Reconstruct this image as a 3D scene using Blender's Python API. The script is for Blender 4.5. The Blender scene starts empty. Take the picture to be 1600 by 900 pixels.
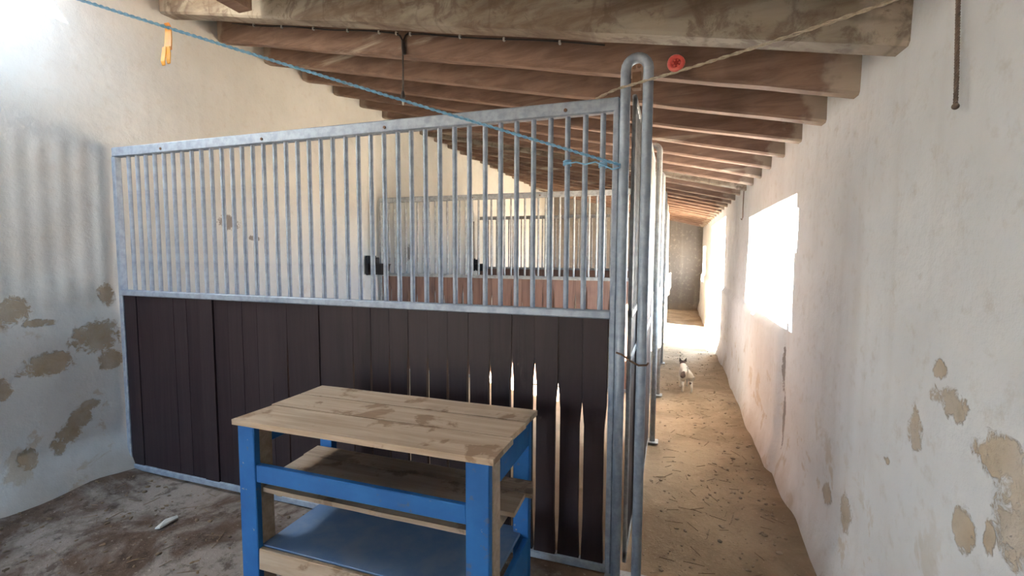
import bpy, bmesh, math, random
from mathutils import Vector, Matrix, noise
R = math.radians
rnd = random.Random(7)
scene = bpy.context.scene
COL = scene.collection

# ------------------------------------------------------------------ camera
FPX = 738.0
cam_data = bpy.data.cameras.new('camera')
cam_data.sensor_width = 36.0
cam_data.lens = FPX / 1600.0 * 36.0
cam_data.clip_start = 0.02
cam = bpy.data.objects.new('camera', cam_data)
COL.objects.link(cam)
yaw, pitch, roll = R(18.85), math.atan(54.5 / FPX), R(0.26)
cam.matrix_world = (Matrix.Translation((0, 0, 1.47)) @ Matrix.Rotation(yaw, 4, 'Z')
                    @ Matrix.Rotation(math.pi / 2 - pitch, 4, 'X') @ Matrix.Rotation(roll, 4, 'Z'))
scene.camera = cam

# ------------------------------------------------------------------ sky, sun, exposure
world = bpy.data.worlds.new('sky')
scene.world = world
world.use_nodes = True
bg = world.node_tree.nodes['Background']
bg.inputs['Color'].default_value = (0.52, 0.75, 1.0, 1)
bg.inputs['Strength'].default_value = 14.0
sun_d = bpy.data.lights.new('sun', 'SUN')
sun_d.energy = 190.0
sun_d.angle = R(0.6)
sun_d.color = (1.0, 0.89, 0.75)
sun = bpy.data.objects.new('sun', sun_d)
COL.objects.link(sun)
SUN_DIR = Vector((-1.0, 0.55, -0.56)).normalized()
sun.rotation_euler = SUN_DIR.to_track_quat('-Z', 'Y').to_euler()
sun.location = (6, -3, 6)


def portal(name, loc, direction, sx, sy, up='Y'):
    d = bpy.data.lights.new(name, 'AREA')
    d.shape = 'RECTANGLE'
    d.size, d.size_y = sx, sy
    d.cycles.is_portal = True
    o = bpy.data.objects.new(name, d)
    o.location = loc
    o.rotation_euler = Vector(direction).to_track_quat('-Z', 'Y').to_euler()
    COL.objects.link(o)


portal('window_portal', (1.16, 4.3, 1.4), (-1, 0, 0), 2.2, 1.0)
portal('door_portal', (1.16, 8.8, 1.0), (-1, 0, 0), 2.9, 2.1)
portal('roof_portal', (-3.2, 1.05, 3.42), (0, 0, -1), 0.7, 1.3)
portal('entrance_portal', (-2.5, -2.92, 1.0), (0, 1, 0), 0.9, 2.1)

scene.view_settings.view_transform = 'Standard'
scene.view_settings.look = 'None'
scene.view_settings.gamma = 1.0
scene.view_settings.use_curve_mapping = False
scene.view_settings.exposure = 0.76

# ------------------------------------------------------------------ helpers
MATS = {}


class NT:
    """tiny node-tree writer"""
    def __init__(self, name):
        self.m = bpy.data.materials.new(name)
        self.m.use_nodes = True
        self.t = self.m.node_tree
        self.b = self.t.nodes['Principled BSDF']
        MATS[name] = self.m

    def n(self, typ, **kw):
        nd = self.t.nodes.new(typ)
        for k, v in kw.items():
            setattr(nd, k, v)
        return nd

    def link(self, a, b):
        self.t.links.new(a, b)

    def val(self, sock, v):
        if hasattr(v, 'is_output') or isinstance(v, bpy.types.NodeSocket):
            self.link(v, sock)
        else:
            sock.default_value = v

    def pos(self):
        return self.n('ShaderNodeNewGeometry').outputs['Position']

    def obj(self):
        return self.n('ShaderNodeTexCoord').outputs['Object']

    def mapping(self, v, scale=(1, 1, 1), loc=(0, 0, 0), rot=(0, 0, 0)):
        m = self.n('ShaderNodeMapping')
        self.link(v, m.inputs['Vector'])
        m.inputs['Scale'].default_value = scale
        m.inputs['Location'].default_value = loc
        m.inputs['Rotation'].default_value = rot
        return m.outputs[0]

    def noise(self, v, scale, detail=4, rough=0.55, dist=0.0):
        t = self.n('ShaderNodeTexNoise')
        self.link(v, t.inputs['Vector'])
        t.inputs['Scale'].default_value = scale
        t.inputs['Detail'].default_value = detail
        t.inputs['Roughness'].default_value = rough
        t.inputs['Distortion'].default_value = dist
        return t.outputs['Fac']

    def math(self, op, a, b=None, clamp=False):
        m = self.n('ShaderNodeMath', operation=op)
        m.use_clamp = clamp
        self.val(m.inputs[0], a)
        if b is not None:
            self.val(m.inputs[1], b)
        return m.outputs[0]

    def ramp(self, v, a, b, smooth=True):
        m = self.n('ShaderNodeMapRange')
        m.interpolation_type = 'SMOOTHSTEP' if smooth else 'LINEAR'
        self.link(v, m.inputs['Value'])
        m.inputs['From Min'].default_value = a
        m.inputs['From Max'].default_value = b
        return m.outputs['Result']

    def mix(self, f, a, b):
        m = self.n('ShaderNodeMix', data_type='RGBA')
        self.val(m.inputs[0], f)
        self.val(m.inputs[6], a if not isinstance(a, tuple) else (*a, 1))
        self.val(m.inputs[7], b if not isinstance(b, tuple) else (*b, 1))
        return m.outputs[2]

    def sep(self, v):
        s = self.n('ShaderNodeSeparateXYZ')
        self.link(v, s.inputs[0])
        return s.outputs

    def rand(self):
        return self.n('ShaderNodeObjectInfo').outputs['Random']

    def bump(self, h, strength=0.3, dist=0.01):
        b = self.n('ShaderNodeBump')
        b.inputs['Strength'].default_value = strength
        b.inputs['Distance'].default_value = dist
        self.link(h, b.inputs['Height'])
        self.link(b.outputs[0], self.b.inputs['Normal'])

    def out(self, color, rough=0.8, metal=0.0, spec=0.3):
        self.val(self.b.inputs['Base Color'], color if not isinstance(color, tuple) else (*color, 1))
        self.val(self.b.inputs['Roughness'], rough)
        self.val(self.b.inputs['Metallic'], metal)
        self.b.inputs['Specular IOR Level'].default_value = spec
        return self.m

    def blotches(self, pos, axis, items, amp=0.9, scale=11.0, soft=0.3):
        """union of noise-edged ellipses; items = (u, z, ru, rz)"""
        s = self.sep(pos)
        nz = self.math('MULTIPLY', self.math('SUBTRACT', self.noise(pos, scale * 0.55, 4, 0.6, 0.6), 0.5), amp * 4)
        nz = self.math('ADD', nz, self.math('MULTIPLY', self.math('SUBTRACT', self.noise(pos, scale * 2.6, 6, 0.7, 0.8), 0.5), amp * 4))
        best = None
        for (u, z, ru, rz) in items:
            a = self.math('DIVIDE', self.math('SUBTRACT', s[axis], u), ru)
            b = self.math('DIVIDE', self.math('SUBTRACT', s[2], z), rz)
            d = self.math('ADD', self.math('MULTIPLY', a, a), self.math('MULTIPLY', b, b))
            d = self.math('ADD', d, nz)
            best = d if best is None else self.math('MINIMUM', best, d)
        return self.math('SUBTRACT', 1.0, self.ramp(best, 1 - soft, 1 + soft))


def mat_plaster(name, white, patches, axis, lower=None, ochre=(0.36, 0.29, 0.20), ribs=False, scuffs=None):
    k = NT(name)
    p = k.pos()
    s = k.sep(p)
    big = k.noise(p, 1.3, 4, 0.6)
    fine = k.noise(p, 14, 6, 0.65)
    c = k.mix(k.ramp(big, 0.3, 0.75), white, tuple(v * 0.86 for v in white))
    c = k.mix(k.math('MULTIPLY', k.ramp(fine, 0.52, 0.75), 0.35), c, (0.50, 0.45, 0.38))
    # faint vertical wash streaks
    st = k.noise(k.mapping(p, (7, 7, 0.5)), 1.0, 3)
    c = k.mix(k.math('MULTIPLY', k.ramp(st, 0.5, 0.8), 0.22), c, (0.52, 0.49, 0.45))
    h = k.math('ADD', k.math('MULTIPLY', fine, 0.5), big)
    if lower:
        z0, amount, col = lower
        zz = k.math('ADD', s[2], k.math('MULTIPLY', k.math('SUBTRACT', k.noise(p, 3.0, 4), 0.5), 0.6))
        lowm = k.math('SUBTRACT', 1.0, k.ramp(zz, z0 - 0.35, z0 + 0.1))
        c = k.mix(k.math('MULTIPLY', lowm, amount), c, col)
        worn = k.math('MULTIPLY', k.ramp(k.noise(p, 4.2, 6, 0.62, 0.4), 0.57, 0.63), lowm)
        c = k.mix(k.math('MULTIPLY', worn, 0.55), c, tuple(v * 1.25 for v in ochre))
    m = k.blotches(p, axis, patches)
    mott = k.mix(k.noise(p, 30, 4), tuple(v * 0.8 for v in ochre), tuple(v * 1.2 for v in ochre))
    c = k.mix(k.math('MULTIPLY', m, k.math('ADD', 0.45, k.math('MULTIPLY', k.noise(p, 7, 4), 0.75)), True), c, mott)
    if scuffs:
        c = k.mix(k.math('MULTIPLY', k.blotches(p, axis, scuffs, 1.0, 16), 0.75), c, (0.13, 0.10, 0.085))
    # splash dirt near the ground
    base = k.math('SUBTRACT', 1.0, k.ramp(k.math('ADD', s[2], k.math('MULTIPLY', k.noise(p, 5, 4), 0.25)), 0.1, 0.38))
    c = k.mix(k.math('MULTIPLY', base, 0.55), c, (0.30, 0.23, 0.16))
    h = k.math('SUBTRACT', h, k.math('MULTIPLY', m, 0.9))
    if ribs:
        rib = k.math('SINE', k.math('MULTIPLY', s[1], 62.0))
        band = k.math('MULTIPLY', k.ramp(s[2], 1.05, 1.3), k.math('SUBTRACT', 1.0, k.ramp(s[2], 2.05, 2.25)))
        band = k.math('MULTIPLY', band, k.math('SUBTRACT', 1.0, k.ramp(s[1], 2.0, 2.15)))
        h = k.math('ADD', h, k.math('MULTIPLY', k.math('MULTIPLY', rib, band), 0.22))
    k.bump(h, 0.55, 0.02)
    return k.out(c, 0.9, 0, 0.15)


def mat_wood(name, ca, cb, scale=(1, 14, 14), white=0.0, rough=0.8, world_pos=False, ends=None, vary=0.3, stain=None, cracks=False):
    k = NT(name)
    p = k.pos() if world_pos else k.obj()
    r = k.rand()
    off = k.n('ShaderNodeVectorMath', operation='ADD')
    k.link(p, off.inputs[0])
    comb = k.n('ShaderNodeCombineXYZ')
    for i in range(3):
        k.link(k.math('MULTIPLY', r, 17.0 + 5 * i), comb.inputs[i])
    k.link(comb.outputs[0], off.inputs[1])
    q = off.outputs[0]
    g = k.noise(k.mapping(q, scale), 2.2, 6, 0.65, 0.5)
    b = k.noise(q, 3.0, 4)
    c = k.mix(k.ramp(g, 0.3, 0.7), ca, cb)
    dark = tuple(v * 0.5 for v in ca)
    c = k.mix(k.math('MULTIPLY', k.ramp(b, 0.52, 0.75), 0.5), c, dark)
    if vary:
        c = k.mix(k.math('MULTIPLY', r, vary), c, tuple(min(1, v * 1.7 + 0.02) for v in cb))
    if white:
        wn = k.noise(k.mapping(q, tuple(v * 0.35 for v in scale)), 1.6, 6, 0.6, 0.6)
        c = k.mix(k.math('MULTIPLY', k.ramp(wn, 0.62 - white * 0.35, 0.78 - white * 0.25), 0.8), c, (0.25, 0.225, 0.185) if cracks else (0.45, 0.41, 0.34))
    if ends:
        s = k.sep(k.pos())
        e = k.math('ADD', s[0], k.math('MULTIPLY', k.math('SUBTRACT', k.noise(k.pos(), 6, 4), 0.5), 0.35))
        m1 = k.ramp(e, ends[1] - 0.03, ends[1] + 0.03)
        m0 = k.math('SUBTRACT', 1.0, k.ramp(e, ends[0] - 0.04, ends[0] + 0.04))
        c = k.mix(k.math('MULTIPLY', k.math('MAXIMUM', m0, m1), 0.6), c, (0.34, 0.29, 0.24))
    if cracks:                                     # flaked limewash: dark joints between the flakes
        vo = k.n('ShaderNodeTexVoronoi', feature='DISTANCE_TO_EDGE')
        k.link(k.mapping(k.pos(), (2.4, 0.25, 1.4)), vo.inputs['Vector'])
        vo.inputs['Scale'].default_value = 1.0
        cr = k.math('SUBTRACT', 1.0, k.ramp(k.math('ADD', vo.outputs['Distance'], k.math('MULTIPLY', k.noise(k.pos(), 14, 5), 0.09)), 0.045, 0.075))
        c = k.mix(k.math('MULTIPLY', cr, 0.45), c, (0.08, 0.055, 0.04))
        c = k.mix(k.math('MULTIPLY', k.ramp(k.noise(k.pos(), 9, 6, 0.7, 0.6), 0.48, 0.62), 0.65), c, (0.085, 0.058, 0.042))
    if stain:
        c = k.mix(k.math('MULTIPLY', k.ramp(k.noise(q, 5.0, 5, 0.6, 0.3), 0.56, 0.62), 0.7), c, stain)
    k.bump(g, 0.4, 0.004)
    return k.out(c, rough, 0, 0.25)


def mat_plain(name, col, rough=0.6, metal=0.0, col2=None, scale=20, spec=0.4, bump=0.15):
    k = NT(name)
    p = k.obj()
    n_ = k.noise(p, scale, 5, 0.6)
    col2 = col2 or tuple(v * 0.7 for v in col)
    c = k.mix(k.ramp(n_, 0.35, 0.7), col, col2)
    if bump:
        k.bump(n_, bump, 0.003)
    return k.out(c, rough, metal, spec)


def mesh_obj(name, verts, faces, mat, parent=None, smooth=False, kind=None):
    me = bpy.data.meshes.new(name)
    me.from_pydata([tuple(v) for v in verts], [], faces)
    me.update()
    if mat:
        me.materials.append(MATS[mat])
    if smooth:
        for pl in me.polygons:
            pl.use_smooth = True
    return link(name, me, parent, kind)


def link(name, me, parent=None, kind=None, loc=None, rot=None):
    o = bpy.data.objects.new(name, me)
    COL.objects.link(o)
    if parent:
        o.parent = parent
    if kind:
        o['kind'] = kind
    if loc is not None:
        o.location = loc
    if rot is not None:
        o.rotation_euler = rot
    return o


def empty(name, loc, label, cat, group=None, rz=0.0):
    o = bpy.data.objects.new(name, None)
    o.location = loc
    o.rotation_euler = (0, 0, rz)
    COL.objects.link(o)
    tag(o, label, cat, group)
    return o


def tag(o, label, cat, group=None):
    o['label'] = label
    o['category'] = cat
    if group:
        o['group'] = group
    return o


def bm_mesh(name, bm, mat, smooth=False):
    bmesh.ops.recalc_face_normals(bm, faces=bm.faces)
    me = bpy.data.meshes.new(name)
    bm.to_mesh(me)
    bm.free()
    if mat:
        me.materials.append(MATS[mat])
    if smooth:
        for pl in me.polygons:
            pl.use_smooth = True
    return me


def box_mesh(name, x0, x1, y0, y1, z0, z1, mat, bev=0.0, jitter=0.0):
    bm = bmesh.new()
    bmesh.ops.create_cube(bm, size=1.0)
    for v in bm.verts:
        v.co = Vector(((x0 + x1) / 2 + v.co.x * (x1 - x0), (y0 + y1) / 2 + v.co.y * (y1 - y0), (z0 + z1) / 2 + v.co.z * (z1 - z0)))
        if jitter:
            v.co += Vector((rnd.uniform(-1, 1), rnd.uniform(-1, 1), rnd.uniform(-1, 1))) * jitter
    if bev:
        bmesh.ops.bevel(bm, geom=bm.edges[:], offset=bev, segments=1, affect='EDGES')
    return bm_mesh(name, bm, mat)


def tube_mesh(name, pts, rad, mat, seg=10, caps=True, closed=False, twist=None):
    """swept tube through pts; rad float or list"""
    pts = [Vector(p) for p in pts]
    n_ = len(pts)
    rads = rad if isinstance(rad, (list, tuple)) else [rad] * n_
    verts, faces = [], []
    prev = None
    for i, p in enumerate(pts):
        a = pts[max(i - 1, 0)] if not closed else pts[i - 1]
        b = pts[min(i + 1, n_ - 1)] if not closed else pts[(i + 1) % n_]
        t = (b - a).normalized()
        if prev is None:
            u = t.cross(Vector((0, 0, 1)))
            if u.length < 1e-3:
                u = t.cross(Vector((0, 1, 0)))
            u.normalize()
        else:
            u = (prev - t * prev.dot(t)).normalized()
        prev = u
        w = t.cross(u)
        for j in range(seg):
            a_ = 2 * math.pi * j / seg + (twist * i if twist else 0)
            verts.append(p + (u * math.cos(a_) + w * math.sin(a_)) * rads[i])
    m = n_ if closed else n_ - 1
    for i in range(m):
        for j in range(seg):
            i2 = (i + 1) % n_
            faces.append((i * seg + j, i * seg + (j + 1) % seg, i2 * seg + (j + 1) % seg, i2 * seg + j))
    if caps and not closed:
        faces.append(tuple(range(seg))[::-1])
        faces.append(tuple((n_ - 1) * seg + j for j in range(seg)))
    me = bpy.data.meshes.new(name)
    me.from_pydata([tuple(v) for v in verts], [], faces)
    me.materials.append(MATS[mat])
    for pl in me.polygons:
        pl.use_smooth = len(pl.vertices) == 4
    me.update()
    return me


def prism_mesh(name, poly, y0, y1, mat, bev=0.0):
    """polygon in XZ extruded along Y"""
    bm = bmesh.new()
    a = [bm.verts.new((x, y0, z)) for x, z in poly]
    b = [bm.verts.new((x, y1, z)) for x, z in poly]
    bm.faces.new(a)
    bm.faces.new(b[::-1])
    for i in range(len(poly)):
        j = (i + 1) % len(poly)
        bm.faces.new((a[i], b[i], b[j], a[j]))
    return bm_mesh(name, bm, mat)


# ------------------------------------------------------------------ materials
LP = [(1.74, 0.285, 0.045, 0.05), (1.80, 0.35, 0.06, 0.06), (1.865, 0.43, 0.055, 0.05), (1.925, 0.495, 0.05, 0.03), (1.594, 0.272, 0.045, 0.05), (1.572, 1.121, 0.085, 0.08), (1.726, 0.796, 0.13, 0.06),
      (2.059, 1.197, 0.05, 0.07), (1.98, 0.927, 0.12, 0.1), (2.044, 0.767, 0.07, 0.06), (1.509, 0.701, 0.04, 0.055),
      (1.695, 1.049, 0.08, 0.022)]
LS = [(2.99, 1.712, 0.09, 0.06), (3.24, 1.592, 0.08, 0.02), (5.81, 1.468, 0.1, 0.1)]
RP = [(1.517, 1.081, 0.08, 0.04), (1.7, 0.954, 0.045, 0.06), (1.302, 1.018, 0.085, 0.055), (1.417, 0.793, 0.043, 0.05), (1.863, 0.781, 0.022, 0.012),
      (1.584, 1.157, 0.037, 0.024), (2.229, 0.407, 0.06, 0.07), (2.483, 0.363, 0.06, 0.05), (1.323, 0.832, 0.02, 0.04), (1.24, 0.93, 0.08, 0.1)]
RS = [(3.43, 0.72, 0.025, 0.14), (3.39, 0.42, 0.03, 0.18), (1.27, 0.70, 0.05, 0.03)]
mat_plaster('plaster_left', (0.65, 0.645, 0.605), LP, 1, (1.15, 0.55, (0.55, 0.55, 0.55)), (0.33, 0.25, 0.16), True, LS)
mat_plaster('plaster_right', (0.83, 0.855, 0.875), RP, 1, (0.75, 0.25, (0.60, 0.55, 0.48)), (0.40, 0.33, 0.24), False, RS)
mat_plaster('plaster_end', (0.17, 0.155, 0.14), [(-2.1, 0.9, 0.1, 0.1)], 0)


def mat_floor():
    k = NT('dirt_floor')
    p = k.pos()
    s = k.sep(p)
    n1 = k.noise(p, 2.2, 6, 0.62, 0.5)
    n2 = k.noise(p, 9, 6, 0.7)
    n3 = k.noise(p, 45, 4, 0.7)
    sand = k.mix(k.ramp(n1, 0.35, 0.65), (0.21, 0.150, 0.095), (0.32, 0.24, 0.16))
    sand = k.mix(k.math('MULTIPLY', k.ramp(n2, 0.55, 0.72), 0.55), sand, (0.14, 0.095, 0.058))
    muck = k.mix(k.ramp(n1, 0.42, 0.60), (0.10, 0.066, 0.048), (0.27, 0.23, 0.20))
    muck = k.mix(k.math('MULTIPLY', k.ramp(n2, 0.5, 0.66), 0.75), muck, (0.055, 0.036, 0.025))
    side = k.ramp(k.math('ADD', s[0], k.math('MULTIPLY', k.math('SUBTRACT', n1, 0.5), 0.5)), -0.6, -0.1)
    c = k.mix(side, muck, sand)
    inside = k.math('MULTIPLY', k.ramp(s[1], 2.1, 2.4), k.math('SUBTRACT', 1.0, k.ramp(s[0], -0.22, -0.12)))
    c = k.mix(k.math('MULTIPLY', inside, 0.8), c, (0.52, 0.43, 0.32))
    c = k.mix(k.math('MULTIPLY', k.ramp(n3, 0.6, 0.75), 0.4), c, (0.60, 0.52, 0.42))
    h = k.math('ADD', k.math('MULTIPLY', n2, 0.8), k.math('MULTIPLY', n3, 0.3))
    k.bump(h, 0.7, 0.02)
    return k.out(c, 0.95, 0, 0.1)


mat_floor()
mat_wood('rafter_wood', (0.105, 0.063, 0.046), (0.19, 0.122, 0.090), (0.6, 9, 9), 0.14, ends=(-3.42, 0.60), vary=0.15)
mat_wood('rafter_limewashed', (0.095, 0.066, 0.046), (0.16, 0.125, 0.092), (1.6, 9, 9), 0.7, ends=(-3.42, 0.58), vary=0.1, cracks=True)
mat_wood('deck_wood', (0.11, 0.070, 0.052), (0.19, 0.13, 0.095), (9, 0.5, 9), 0.1)
mat_wood('board_dark', (0.012, 0.0065, 0.009), (0.021, 0.012, 0.0145), (12, 12, 0.7), 0.0, 0.55, vary=0.22)
mat_wood('board_red', (0.15, 0.085, 0.065), (0.25, 0.15, 0.115), (12, 12, 0.7), 0.0, 0.6, vary=0.25)
mat_wood('raw_wood', (0.30, 0.215, 0.145), (0.45, 0.35, 0.26), (0.9, 14, 14), 0.0, 0.85, vary=0.2, stain=(0.20, 0.12, 0.07))
mat_wood('grey_wood', (0.24, 0.18, 0.13), (0.38, 0.30, 0.23), (0.9, 14, 14), 0.0, 0.85, vary=0.2, stain=(0.15, 0.10, 0.07))


def mat_blue():
    k = NT('blue_paint')
    p = k.pos()
    n1 = k.noise(p, 16, 6, 0.65)
    n2 = k.noise(p, 5, 4, 0.6)
    c = k.mix(k.ramp(n2, 0.3, 0.7), (0.010, 0.090, 0.285), (0.016, 0.120, 0.35))
    c = k.mix(k.math('MULTIPLY', k.ramp(n1, 0.60, 0.68), 0.6), c, (0.10, 0.10, 0.12))
    c = k.mix(k.math('MULTIPLY', k.ramp(k.noise(p, 30, 5), 0.68, 0.74), 0.6), c, (0.42, 0.33, 0.24))
    k.bump(n1, 0.25, 0.003)
    return k.out(c, 0.6, 0, 0.3)


mat_blue()
mat_plain('blue_faded', (0.10, 0.19, 0.36), 0.75, 0, (0.17, 0.24, 0.36), 7)
mat_plain('galvanised', (0.31, 0.36, 0.43), 0.55, 0.3, (0.22, 0.26, 0.32), 26)
mat_plain('galvanised_dull', (0.40, 0.41, 0.41), 0.6, 0.35, (0.28, 0.28, 0.27), 26)
mat_plain('rust', (0.16, 0.09, 0.055), 0.85, 0.2)
mat_plain('black_iron', (0.035, 0.03, 0.03), 0.6, 0.3)
mat_plain('black_cable', (0.03, 0.025, 0.023), 0.6)
mat_plain('white_plastic', (0.62, 0.60, 0.55), 0.5)
mat_plain('blue_rope', (0.15, 0.35, 0.55), 0.85, 0, (0.24, 0.46, 0.66), 60)
mat_plain('tan_cord', (0.36, 0.31, 0.24), 0.85, 0, (0.24, 0.20, 0.15), 60)
mat_plain('brown_rope', (0.13, 0.095, 0.075), 0.9, 0, (0.08, 0.06, 0.05), 60)
mat_plain('orange_plastic', (0.80, 0.27, 0.04), 0.45, 0, (0.85, 0.42, 0.05), 8)
mat_plain('yellow_plastic', (0.86, 0.48, 0.05), 0.45, 0, (0.85, 0.40, 0.05), 8)
mat_plain('red_plastic', (0.46, 0.05, 0.045), 0.35, 0, (0.60, 0.13, 0.10), 14)
mat_plain('red_plastic_dark', (0.30, 0.02, 0.02), 0.4)
mat_plain('dog_white', (0.62, 0.57, 0.49), 0.9, 0, (0.5, 0.45, 0.38), 12)
mat_plain('dog_dark', (0.09, 0.065, 0.05), 0.9)
mat_plain('stone', (0.34, 0.26, 0.18), 0.95, 0, (0.2, 0.15, 0.10), 12)
mat_plain('straw', (0.20, 0.135, 0.08), 0.9, 0, (0.11, 0.075, 0.045), 12)
mat_plain('yard', (0.50, 0.40, 0.29), 0.95, 0, (0.42, 0.33, 0.23), 1.5)


# ------------------------------------------------------------------ the shell
def wall_grid(name, mat, u0, u1, z0, z1, cell, thick, place, disp, holes, smooth=True):
    """rough plastered wall with real thickness; place(u, z, d) -> xyz, d = 0 at inner face, thick at outer"""
    nu, nz = round((u1 - u0) / cell), round((z1 - z0) / cell)

    def hole(i, j):
        if i < 0 or j < 0 or i >= nu or j >= nz:
            return True
        u, z = u0 + (i + 0.5) * cell, z0 + (j + 0.5) * cell
        return any(h(u, z) for h in holes)
    keep = [[not hole(i, j) for j in range(nz)] for i in range(nu)]
    verts, faces, idx = [], [], {}

    def V(i, j, side):
        key = (i, j, side)
        if key not in idx:
            u, z = u0 + i * cell, z0 + j * cell
            idx[key] = len(verts)
            verts.append(place(u, z, disp(u, z) if side == 0 else thick))
        return idx[key]
    for i in range(nu):
        for j in range(nz):
            if not keep[i][j]:
                continue
            faces.append((V(i, j, 0), V(i + 1, j, 0), V(i + 1, j + 1, 0), V(i, j + 1, 0)))
            faces.append((V(i, j, 1), V(i, j + 1, 1), V(i + 1, j + 1, 1), V(i + 1, j, 1)))
            for (a, b, ci, cj) in (((i, j), (i, j + 1), i - 1, j), ((i + 1, j + 1), (i + 1, j), i + 1, j),
                                   ((i + 1, j), (i, j), i, j - 1), ((i, j + 1), (i + 1, j + 1), i, j + 1)):
                if hole(ci, cj):
                    faces.append((V(*a, 0), V(*b, 0), V(*b, 1), V(*a, 1)))
    me = bpy.data.meshes.new(name)
    me.from_pydata(verts, [], faces)
    me.update()
    bm = bmesh.new()
    bm.from_mesh(me)
    bmesh.ops.recalc_face_normals(bm, faces=bm.faces)
    bm.to_mesh(me)
    bm.free()
    me.materials.append(MATS[mat])
    me.polygons.foreach_set('use_smooth', [True] * len(me.polygons))
    try:
        me.set_sharp_from_angle(angle=R(45))
    except Exception:
        pass
    return link(name, me, None, 'structure')


def nz3(x, y, z, s):
    return noise.noise(Vector((x * s, y * s, z * s)))


def left_disp(y, z):
    d = 0.014 * nz3(y, z, 1.0, 1.1) + 0.006 * nz3(y, z, 4.0, 4.0)
    if z < 1.15:                                   # thick old render bulging out at the foot of the wall
        d -= 0.03 * min(1.0, (1.15 - z) / 0.2) * (0.6 + 0.5 * nz3(y, z, 7.0, 2.0))
    if z < 0.3:
        d -= 0.10 * ((0.3 - z) / 0.3) ** 1.5
    return d + 0.01


def right_disp(y, z):
    d = 0.016 * nz3(y, z, 11.0, 0.9) + 0.005 * nz3(y, z, 14.0, 4.0)
    edge = 3.46 + 0.06 * nz3(0, z, 3.0, 3.5)
    if z < 0.95 and y > edge:                      # the thicker patch of render under the window
        d -= 0.03 * min(1.0, (y - edge) / 0.04)
    if z < 0.25:
        d -= 0.05 * ((0.25 - z) / 0.25)
    return d


def rough_rect(a0, a1, b0, b1, amp=0.03, seed=0.0):
    def f(u, z):
        k = amp * nz3(u, z, seed, 2.2)
        return a0 + k < u < a1 - k and b0 + k < z < b1 - k * 0.4
    return f


YB, YE = -2.6, 13.2
CELL = 0.045
wall_grid('wall_right', 'plaster_right', YB, YE, -0.05, 2.38, CELL, 0.46, lambda u, z, d: (0.70 + d, u, z), right_disp,
          [rough_rect(3.27, 5.33, 0.98, 1.83, 0.05, 3.3), rough_rect(7.45, 10.2, -1, 2.02, 0.03, 5.1), rough_rect(12.0, 12.8, 0.8, 1.66, 0.02, 8.1)])
wall_grid('wall_left', 'plaster_left', YB, YE, -0.05, 3.40, CELL, 0.4, lambda u, z, d: (-3.50 - d, u, z), left_disp, [])
wall_grid('wall_end', 'plaster_end', -3.6, 0.8, -0.05, 3.40, 0.1, 0.3, lambda u, z, d: (u, YE + d, z), lambda u, z: 0.012 * nz3(u, z, 2, 1.3), [])
wall_grid('wall_back', 'plaster_left', -3.6, 0.8, -0.05, 3.40, 0.1, 0.3, lambda u, z, d: (u, YB - d, z), lambda u, z: 0.012 * nz3(u, z, 5, 1.3),
          [lambda u, z: -2.95 < u < -2.05 and z < 2.0])


def make_floor():
    verts, faces = [], []
    c = 0.05
    x0, x1, y0, y1 = -3.65, 0.95, -2.7, 13.4
    nx, ny = round((x1 - x0) / c), round((y1 - y0) / c)
    for j in range(ny + 1):
        for i in range(nx + 1):
            x, y = x0 + i * c, y0 + j * c
            z = 0.016 * nz3(x, y, 0, 0.9) + 0.012 * nz3(x, y, 3, 3.0) + 0.006 * nz3(x, y, 5, 8)
            if x > 0.35:
                z += 0.05 * (min(x, 0.7) - 0.35) / 0.35 * (0.7 + nz3(x, y, 9, 2))   # loose earth swept up to the wall
            if x < -3.1:
                z += 0.06 * (-3.1 - max(x, -3.5)) / 0.4 * (0.7 + nz3(x, y, 9, 2))
            verts.append((x, y, z - 0.012))
    w = nx + 1
    for j in range(ny):
        for i in range(nx):
            faces.append((j * w + i, j * w + i + 1, (j + 1) * w + i + 1, (j + 1) * w + i))
    mesh_obj('floor', verts, faces, 'dirt_floor', None, True, 'structure')


make_floor()
ground = link('ground', box_mesh('ground', 0.9, 40, -30, 45, -0.3, -0.04, 'yard'), None, 'structure')
ground2 = link('ground', box_mesh('ground', -30, 0.9, -30, -2.65, -0.3, -0.04, 'yard'), None, 'structure')

# ------------------------------------------------------------------ roof: rafters and deck
ceiling = bpy.data.objects.new('ceiling', None)
ceiling['kind'] = 'structure'
COL.objects.link(ceiling)
SL = 0.244


def zb(x):
    return 2.135 + (0.7 - x) * SL


def yr(k):
    return 1.89 + 0.455 * k


def rafter(k, xl=-3.62, mat='rafter_wood', w=0.095, h=0.15):
    n_ = 26
    verts, faces = [], []
    dz = rnd.uniform(-0.006, 0.006) if k > 0 else 0
    dy = rnd.uniform(-0.02, 0.02) if k > 5 else 0
    xr = 0.86
    sd = k * 3.7
    for i in range(n_ + 1):
        x = xl + (xr - xl) * i / n_
        y = yr(k) + dy + 0.6 * (0.7 - x) / 4.2
        z = zb(x) + dz
        wob = 0.007 * nz3(x, sd, 0, 1.6)
        wo2 = 0.008 * nz3(x, sd, 5, 1.9) + 0.004 * nz3(x, sd, 6, 7)
        wz = 0.008 * nz3(x, sd, 9, 1.4) + 0.003 * nz3(x, sd, 12, 8)
        b = 0.012
        verts += [(x, y + wob, z + wz + b), (x, y + wob + b, z + wz), (x, y + w + wo2 - b, z + wz + 0.002), (x, y + w + wo2, z + wz + b),
                  (x, y + w + wo2, z + h), (x, y + wob, z + h)]
    for i in range(n_):
        for j in range(6):
            a = i * 6 + j
            b_ = i * 6 + (j + 1) % 6
            faces.append((a, b_, b_ + 6, a + 6))
    faces.append(tuple(range(6)))
    faces.append(tuple(n_ * 6 + j for j in range(6))[::-1])
    o = mesh_obj('rafter', verts, faces, mat, ceiling)
    return o


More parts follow.
